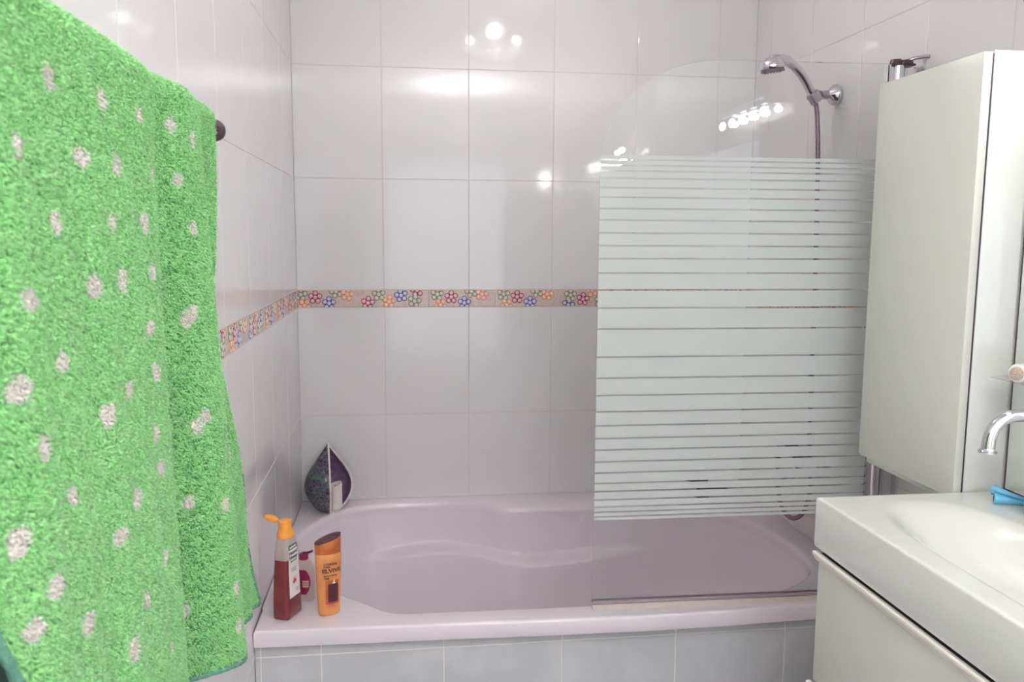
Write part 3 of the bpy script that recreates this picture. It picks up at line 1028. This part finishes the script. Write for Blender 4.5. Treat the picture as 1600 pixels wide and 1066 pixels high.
mb.build('label', [M['label_white'], M['label_green'], M['label_white'], M['ink'], M['ink_pale'], M['ink_red'], M['ink_peach']], gel)

# small pale bottle with magenta cap, half hidden
sb = thing('lotion_bottle', 'small pale pink bottle with magenta cap and label, half hidden behind the gel bottle', 'bottle', (.1035, -.842, RIM + .0002), math.radians(-28))
MB().lathe([(.025, 0), (.028, .004), (.0295, .03), (.0295, .07), (.027, .092), (.020, .104), (.0115, .109)], 40, sy=.66).build('body', M['bottle_pink'], sb)
mb = MB().lathe([(.0120, .1092), (.0122, .1225), (.010, .1240)], 28)
cp = mb.build('cap', M['magenta'], sb)
MB().tube([(.0, 0, .1235), (.012, -.001, .127), (.028, -.002, .1345)], [.0048, .0034, .0030], 10).build('open_lid', M['magenta'], cp)
mb = MB()
rg = []
for z in [.020 + .066 * k / 8 for k in range(9)]:
    t = (z - .020) / .066
    half = 1.05 * math.sin(PI * (.12 + .76 * t)) ** .6
    rg.append([(.0299 * math.cos(-PI / 2 + a), .0299 * .66 * math.sin(-PI / 2 + a) - .0003, z) for a in [half * (2 * j / 10 - 1) for j in range(11)]])
mb.ring_loft(rg, 0, False)
for k in range(4):
    z = .040 + k * .005
    a0, a1 = .25, .85
    rr_ = [[(.0303 * math.cos(-PI / 2 + a), .0303 * .66 * math.sin(-PI / 2 + a) - .0004, zz) for a in [a0 + (a1 - a0) * j / 5 for j in range(6)]] for zz in (z, z + .003)]
    mb.ring_loft(rr_, 1, False)
mb.build('label', [M['magenta'], M['label_pale']], sb)

# copper shampoo bottle
shp = thing('shampoo_bottle', 'copper orange shampoo bottle with slanted dark cap, standing on the tub shelf', 'bottle', (.1745, -.938, RIM + .0002), math.radians(16))
SXs, SYs = 1.0, .56
sprof = [(0, .0245), (.003, .0268), (.02, .0278), (.06, .0296), (.10, .0312), (.14, .0322), (.158, .0322), (.160, .0312)]


def slev(z):
    for a, b in zip(sprof[:-1], sprof[1:]):
        if a[0] <= z <= b[0]:
            t = (z - a[0]) / (b[0] - a[0])
            return a[1] + (b[1] - a[1]) * t
    return sprof[-1][1]


MB().lathe([(r, z) for z, r in sprof], 56, sx=SXs, sy=SYs).build('body', M['copper'], shp)
n = 56
rings = []
for f, rr_ in ((0, .0316), (.03, .0322), (.5, .0325), (.97, .0328)):
    ring = []
    for k in range(n):
        a = 2 * PI * k / n
        x = rr_ * math.cos(a)
        top = .1945 + .010 * (x / .0328)
        ring.append((x, rr_ * SYs * math.sin(a), .1602 + (top - .1602) * f))
    rings.append(ring)
cp = MB().ring_loft(rings, 0, True, (True, True)).build('cap', M['copper_deep'], shp)
rings = []
for rr_, dz in ((.0329, -.0008), (.0332, .001), (.0330, .0035), (.031, .0048), (.015, .0053)):
    rings.append([(rr_ * math.cos(2 * PI * k / n), rr_ * SYs * math.sin(2 * PI * k / n), .1945 + .010 * (rr_ * math.cos(2 * PI * k / n) / .0328) + dz) for k in range(n)])
MB().ring_loft(rings, 0, True, (True, True)).build('cap_top', M['cap_brown'], cp)


def wrap(mb0, off):
    """bend flat lettering (x right, z up, y=0) round the oval bottle"""
    out = []
    for x, y, z in mb0.v:
        r = slev(min(max(z, 0), .159))
        a = -PI / 2 + x / (r * .82)
        out.append((r * math.cos(a) * SXs * (1 + off / r), r * math.sin(a) * SYs * (1 + off / (r * SYs)) + y * .2, z))
    mb0.v = out
    return mb0


FX = Euler((PI / 2, 0, 0)).to_matrix().to_4x4()


def quad(mb0, x0, x1, z0, z1, mi, y=0):
    nx = 8
    mb0.add([(x0 + (x1 - x0) * i / nx, y, z) for z in (z0, z1) for i in range(nx + 1)], [[i, i + 1, nx + 2 + i, nx + 1 + i] for i in range(nx)], mi, False)


mb = MB()
quad(mb, -.0095, .0205, .030, .093, 0)
quad(mb, -.0040, .0185, .036, .084, 1, -.004)
wrap(mb, .0003)
mb2 = MB()
mb2.text("L'ORÉAL", .0080, Matrix.Translation((-.0125, 0, .1325)) @ FX, 2)
mb2.text('PARIS', .0056, Matrix.Translation((-.0125, 0, .1265)) @ FX, 2)
mb2.text('ELVIVE', .0138, Matrix.Translation((-.0160, 0, .1135)) @ FX, 2)
mb2.text('Extraordinary', .0052, Matrix.Translation((-.0130, 0, .1040)) @ FX, 2)
mb2.text('Oil', .0085, Matrix.Translation((-.0120, 0, .0955)) @ FX, 2)
mb2.text('shampoo', .0040, Matrix.Translation((.0015, 0, .0425)) @ FX, 3)
mb2.text('dry hair', .0050, Matrix.Translation((-.007, 0, .0290)) @ FX, 4)
mb2.text('nourishing', .0040, Matrix.Translation((-.006, 0, .0240)) @ FX, 4)
# pale flowing drop above the dark panel
for (cx, cz, lx, lz, ang) in ((.0070, .0850, .0016, .0105, .25), (.0105, .0835, .0014, .0090, -.35), (.0040, .0825, .0013, .0080, .75), (.0090, .0765, .0100, .0009, 0)):
    pl = [(cx + lx * math.cos(t) * math.cos(ang) - lz * math.sin(t) * math.sin(ang) * -1, -.001, cz + lz * math.sin(t) * math.cos(ang) - lx * math.cos(t) * math.sin(ang)) for t in [2 * PI * k / 16 for k in range(16)]]
    mb2.add(pl, [list(range(16))], 3, False)
mb2.add([(.0085 + .0035 * math.cos(t), -.0012, .058 + .0045 * math.sin(t)) for t in [2 * PI * k / 14 for k in range(14)]], [list(range(14))], 5, False)
wrap(mb2, .0007)
k0 = len(mb.v)
mb.v += mb2.v
mb.f += [[i + k0 for i in f] for f in mb2.f]
mb.mi += mb2.mi
mb.sm += mb2.sm
mb.build('label', [M['copper_deep'], M['label_dark'], M['label_text'], M['label_pale'], M['ink_red'], M['label_red']], shp)

# ------------------------------------------------------------------ towel rail and towel
RX, RZ = .085, 1.6850
rail = thing('towel_rail', 'dark bronze towel rail on the left wall, its round end past the towel', 'towel rail', (0, -2.05, RZ))
MB().tube([(RX, -2.62, RZ), (RX, -1.660, RZ)], .0095, 18).build('bar', M['dark_metal'], rail, world=True)
mb = MB()
for s, y in ((1, -1.640), (-1, -2.635)):
    MB().sphere((RX, y, RZ), .0165, 0, 24, (1, .8, 1)).tube([(RX, y - .012 * s, RZ), (RX, y - .022 * s, RZ)], [.0155, .0105], 20).build('end_knob', M['dark_metal'], rail, world=True)
for y in (-1.69, -2.585):
    MB().tube([(.0005, y, RZ), (.006, y, RZ)], .022, 22).tube([(.006, y, RZ), (RX - .005, y, RZ)], .0085, 14).build('wall_post', M['dark_metal'], rail, world=True)

EDGE = np.array([(1.70, -1.7455), (1.685, -1.7459), (1.587, -1.7557), (1.462, -1.7762), (1.353, -1.7750), (1.189, -1.7239), (1.0565, -1.6896), (.9335, -1.6574), (.85, -1.645)])[::-1]
NEAR = np.array([(1.70, -2.470), (1.40, -2.472), (1.31, -2.468), (1.22, -2.435), (1.14, -2.412), (.93, -2.36), (.85, -2.34)])[::-1]


def towel_x(Y, z):
    """outward distance of the hanging front layer from the left wall"""
    v = np.clip((1.685 - z) / .755, 0, 1.1)
    a = .22 + .78 * v ** .7
    g = lambda c, w_: np.exp(-((Y - c) / w_) ** 2)
    f = (-.060 * g(-2.000, .044) + .006 * g(-2.13, .045) + .034 * g(-1.910, .036) - .044 * g(-1.808, .034)
         + .005 * np.sin(Y * 31.0 + 1.0) + .003 * np.sin(Y * 83.0) - .030 * np.clip((-2.38 - Y) / .1, 0, 1) ** 2)
    return .107 + .022 * v + a * f


HANG = .752
RB = .0215       # radius of the bend over the rail


def towel_pos(u, l):
    """u 0..1 from the far edge to the near edge; l: 0..HANG down the front, negative over the rail and down the back"""
    arc = PI * RB
    su = np.clip(u / .42, 0, 1)
    z = RZ - np.clip(l, 0, None) * (1 - .056 * su)
    th = np.clip(-l, 0, arc) / RB
    back = np.clip(-l - arc, 0, None)
    zz = np.where(l >= 0, z, np.where(-l <= arc, RZ + RB * np.sin(th), RZ - back))
    zq = np.where(l >= 0, zz, RZ - back)
    yr = np.interp(zq, EDGE[:, 0], EDGE[:, 1])
    yn = np.interp(zq, NEAR[:, 0], NEAR[:, 1]) - np.where(l < -arc, .055 * np.clip(back / .4, 0, 1), 0)
    # lower edge sways a little
    Y = yr + (yn - yr) * u
    xf = towel_x(Y, zq)
    xb = .062 - .028 * np.clip(back / .2, 0, 1) + .006 * np.sin(Y * 23)
    x0 = towel_x(Y, RZ + 0 * Y)
    X = np.where(l >= 0, xf, np.where(-l <= arc, (x0 + .063) / 2 + (x0 - .063) / 2 * np.cos(th), xb))
    return np.stack([X, Y, zz], -1)


towel = thing('bath_towel', 'bright green terry towel with small white dots, hanging over the rail', 'towel', (.10, -2.1, .93))
L0, L1 = -PI * RB - .70, HANG
NU, NL = 200, 360
uu, ll = np.meshgrid(np.linspace(0, 1, NU), np.linspace(L0, L1, NL))
P0 = towel_pos(uu, ll).reshape(-1, 3)


def grid_normals(u, l, e=2e-3):
    a = towel_pos(np.clip(u + e, 0, 1), l) - towel_pos(np.clip(u - e, 0, 1), l)
    b = towel_pos(u, np.clip(l + e, L0, L1)) - towel_pos(u, np.clip(l - e, L0, L1))
    n_ = np.cross(b, a)
    n_ /= np.linalg.norm(n_, axis=-1, keepdims=True) + 1e-12
    return n_


N0 = grid_normals(uu, ll)
mid = (NL - 1, NU // 2)
if N0[mid][0] < 0:
    flip = -1
else:
    flip = 1
N0 = (N0 * flip).reshape(-1, 3)
THK = .0035
idx = np.arange(NU * NL).reshape(NL, NU)
q = np.stack([idx[:-1, :-1], idx[:-1, 1:], idx[1:, 1:], idx[1:, :-1]], -1).reshape(-1, 4)
nP = NU * NL
bv = np.concatenate([P0, P0 - N0 * THK])
q2 = q[:, ::-1] + nP
edge = []
for a in (idx[0], idx[-1][::-1], idx[:, 0][::-1], idx[:, -1]):
    edge.append(np.stack([a[:-1], a[1:], a[1:] + nP, a[:-1] + nP], -1))
base_faces = np.concatenate([q, q2] + edge)

DOTS = np.array([(-2.323, 1.643), (-2.217, 1.643), (-2.112, 1.645), (-1.962, 1.653), (-1.923, 1.641), (-2.392, 1.585), (-2.271, 1.589), (-2.194, 1.589), (-2.067, 1.592), (-1.955, 1.592), (-2.333, 1.536), (-2.121, 1.539), (-1.937, 1.535), (-2.217, 1.538), (-2.267, 1.484), (-2.204, 1.486), (-2.108, 1.489), (-2.399, 1.483), (-1.946, 1.433), (-1.955, 1.426), (-2.127, 1.435), (-2.344, 1.433), (-2.121, 1.389), (-2.42, 1.426), (-2.212, 1.387), (-2.264, 1.375), (-2.136, 1.33), (-2.399, 1.381), (-1.941, 1.306), (-1.95, 1.294), (-1.768, 1.211), (-2.129, 1.291), (-2.345, 1.331), (-2.213, 1.286), (-1.923, 1.185), (-1.962, 1.202), (-1.697, 1.087), (-2.431, 1.326), (-2.261, 1.268), (-2.141, 1.199), (-1.777, 1.036), (-1.915, 1.07), (-2.402, 1.282), (-2.21, 1.186), (-1.971, 1.067), (-1.917, 1.02), (-2.426, 1.263), (-2.338, 1.225), (-2.255, 1.161), (-2.144, 1.104), (-1.922, 0.967),
                 (-2.05, 1.03), (-2.12, .99), (-2.19, 1.05), (-1.86, .97)])
NT = 340000
tu = rng.uniform(0.002, .998, NT)
tl = rng.uniform(-PI * RB - .05, L1 - .004, NT)
Pt = towel_pos(tu, tl)
Nt = grid_normals(tu, tl) * flip
dn = towel_pos(tu, np.clip(tl + .003, L0, L1)) - towel_pos(tu, np.clip(tl - .003, L0, L1))
dn /= np.linalg.norm(dn, axis=-1, keepdims=True)
# neighbouring loops lean together in small clumps
cell = np.floor(Pt[:, 1] / .0055).astype(int) * 7919 + np.floor(tl / .0070).astype(int) * 104729
h1 = np.sin(cell * 12.9898) * 43758.5453
h1 = h1 - np.floor(h1)
h2 = np.sin(cell * 78.233) * 12543.123
h2 = h2 - np.floor(h2)
sv = np.cross(Nt, dn)
lean = (h1[:, None] - .5) * 1.5 * sv + (h2[:, None] - .25) * 1.0 * dn
d1 = Nt * .85 + lean * .5 + rng.normal(0, .22, (NT, 3))
d1 /= np.linalg.norm(d1, axis=-1, keepdims=True)
d2 = Nt * .35 + lean * 1.0 + dn * .30 + rng.normal(0, .28, (NT, 3))
d2 /= np.linalg.norm(d2, axis=-1, keepdims=True)
Lh = rng.uniform(.0040, .0062, NT)[:, None]
rad_ = rng.uniform(.00052, .00092, NT)[:, None]
ax = np.cross(d1, rng.normal(0, 1, (NT, 3)))
ax /= np.linalg.norm(ax, axis=-1, keepdims=True)
ay = np.cross(d1, ax)
base = Pt - Nt * .0008
tv = np.zeros((NT, 7, 3))
for k in range(3):
    o3 = ax * math.cos(2 * PI * k / 3) + ay * math.sin(2 * PI * k / 3)
    tv[:, k] = base + o3 * rad_
    tv[:, 3 + k] = base + d1 * Lh * .62 + o3 * rad_ * 1.05
tv[:, 6] = base + d1 * Lh * .62 + d2 * Lh * .62
tri = []
for k in range(3):
    j = (k + 1) % 3
    tri += [(k, j, 3 + j), (k, 3 + j, 3 + k), (3 + k, 3 + j, 6)]
tri = np.array(tri)
nB = len(bv)
tf = (nB + np.arange(NT)[:, None, None] * 7 + tri[None]).reshape(-1, 3)
allv = np.concatenate([bv, tv.reshape(-1, 3)]) - np.array(towel.location)
me = bpy.data.meshes.new('terry_cloth')
nq, nt_ = len(base_faces), len(tf)
me.vertices.add(len(allv))
me.vertices.foreach_set('co', allv.astype(np.float32).ravel())
loops = np.concatenate([base_faces.ravel(), tf.ravel()]).astype(np.int32)
me.loops.add(len(loops))
me.loops.foreach_set('vertex_index', loops)
me.polygons.add(nq + nt_)
starts = np.concatenate([np.arange(nq) * 4, nq * 4 + np.arange(nt_) * 3]).astype(np.int32)
me.polygons.foreach_set('loop_start', starts)
me.update(calc_edges=True)
me.polygons.foreach_set('use_smooth', np.ones(nq + nt_, bool))
# dye of each loop
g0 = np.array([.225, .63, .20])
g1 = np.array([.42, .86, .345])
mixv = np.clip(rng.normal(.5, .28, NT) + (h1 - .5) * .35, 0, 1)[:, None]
col = g0 + (g1 - g0) * mixv
white = np.zeros(NT, bool)
on_front = tl > -.01
for k, (dy, dz) in enumerate(DOTS):
    ry, rz = .0105 + .002 * math.sin(k * 2.3), .0095 + .0015 * math.cos(k * 1.7)
    if -2.01 < dy < -1.90 or -1.83 < dy < -1.75:
        ry *= .58
    dd = ((Pt[:, 1] - dy) / ry) ** 2 + ((Pt[:, 2] - dz) / rz) ** 2
    white |= on_front & (dd < 1 + rng.normal(0, .22, NT))
col[white] = np.array([.90, .85, .78]) * rng.uniform(.92, 1.06, (white.sum(), 1))
ca = me.color_attributes.new('dye_and_shade', 'FLOAT_COLOR', 'POINT')
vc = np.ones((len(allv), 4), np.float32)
vc[:nB, :3] = (.075, .27, .09)  # base cloth darkened to paint shade between loops and in folds
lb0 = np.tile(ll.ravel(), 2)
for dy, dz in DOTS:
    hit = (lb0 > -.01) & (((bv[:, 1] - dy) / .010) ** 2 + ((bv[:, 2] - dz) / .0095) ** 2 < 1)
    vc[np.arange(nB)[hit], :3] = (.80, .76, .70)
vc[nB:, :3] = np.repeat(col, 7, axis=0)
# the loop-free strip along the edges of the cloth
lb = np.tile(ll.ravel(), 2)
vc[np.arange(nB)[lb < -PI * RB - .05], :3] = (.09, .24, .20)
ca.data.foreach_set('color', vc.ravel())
me.materials.append(M['terry'])
to = bpy.data.objects.new('terry_cloth', me)
C.objects.link(to)
to.parent = towel
# corded hem along the far edge, the bottom and the near edge of the front
hl = np.concatenate([np.linspace(.52, L1, 90), np.full(170, L1), np.linspace(L1, -.02, 120)])
hu = np.concatenate([np.zeros(90), np.linspace(0, 1, 170), np.ones(120)])
HP = towel_pos(hu, hl)
HN = grid_normals(hu, hl) * flip
HP = HP + HN * .0005 + rng.normal(0, .00025, HP.shape)
MB().tube([tuple(p_) for p_ in HP], [.0036 + .0006 * (k % 2) for k in range(len(HP))], 10).build('hem', M['hem'], towel, world=True)

# ------------------------------------------------------------------ lamps (all outside the frame, the rear bowl added for fill, the rest seen as reflections)
def bowl_lamp(x, y, zb, label, bulbs):
    cl = thing('ceiling_lamp', label, 'lamp', (x, y, ZC))
    d = zb - ZC
    MB().lathe([(.05, -.0006), (.05, -.012), (.02, -.02)], 30).build('base_plate', M['chrome'], cl)
    MB().tube([(0, 0, -.02), (0, 0, d + .01)], .007, 12).build('stem', M['chrome'], cl)
    MB().lathe([(.01, d), (.06, d + .004), (.11, d + .022), (.135, d + .045), (.131, d + .045), (.108, d + .026), (.06, d + .008), (.01, d + .004)], 44, cap=(False, False)).build('bowl', M['opal_glass'], cl)
    for k in range(bulbs):
        a = math.radians(40 + 120 * k)
        px, py = .115 * math.cos(a), .115 * math.sin(a)
        arm = MB().tube([(0, 0, d + .075), (px * .5, py * .5, d + .095), (px, py, d + .085)], .006, 10).build('arm', M['chrome'], cl)
        MB().sphere((px, py, d + .066), .017, 0, 18).build('bulb', M['bulb'], arm)


bowl_lamp(CEIL_LAMP[0], CEIL_LAMP[1], 2.29, 'white bowl ceiling lamp with three glowing bulbs, nearest the bathtub', 3)
bowl_lamp(.80, -3.25, 2.23, 'added plain white bowl for the fill light, unseen behind the camera', 0)  # unseen bowl added around the rear fill
ml = thing('mirror_lamp', 'chrome bar lamp with two rows of bright spots, above the mirror', 'lamp', (XB - .0006, -1.80, 1.955))
MB().box((-.075, -.235, -.010), (0, .235, .012), .003).build('bar', M['chrome'], ml)
for j in range(2):
    for k in range(5):
        x, y = -.058 + .040 * j, -.19 + .095 * k + .02 * j
        MB().sphere((x, y, -.0290 + .006 * j), .0105, 0, 16, (1, 1, 1.5 - .4 * j)).build('spot', M['led'], ml)
        if j == 0:
            ld = lamp('mirror_lamp_beam', 'SPOT', (ml.location.x + x - .016, ml.location.y + y, ml.location.z - .030), 2.4, (1, .99, .97), rot=(0, math.radians(84), 0), size=.006)
            ld.data.spot_size = math.radians(104)
            ld.data.spot_blend = .5
wl = thing('wall_lamp', 'chrome wall lamp with four small bulbs, on the right wall behind the camera', 'lamp', (XB - .0006, -3.62, 1.965))
MB().lathe([(.05, 0), (.05, .010), (.02, .02)], 30, mtx=Euler((0, math.radians(-90), 0)).to_matrix().to_4x4()).build('wall_plate', M['chrome'], wl)
for k, (dy, dz) in enumerate(((-.08, .03), (-.03, -.03), (.03, .035), (.08, -.02))):
    a = MB().tube([(-.012, dy * .3, dz * .3), (-.05, dy * .8, dz), (-.06, dy, dz)], .005, 8).build('arm', M['chrome'], wl)
    MB().sphere((-.068, dy, dz), .017, 0, 14).build('bulb', M['sconce_bulb'], a)
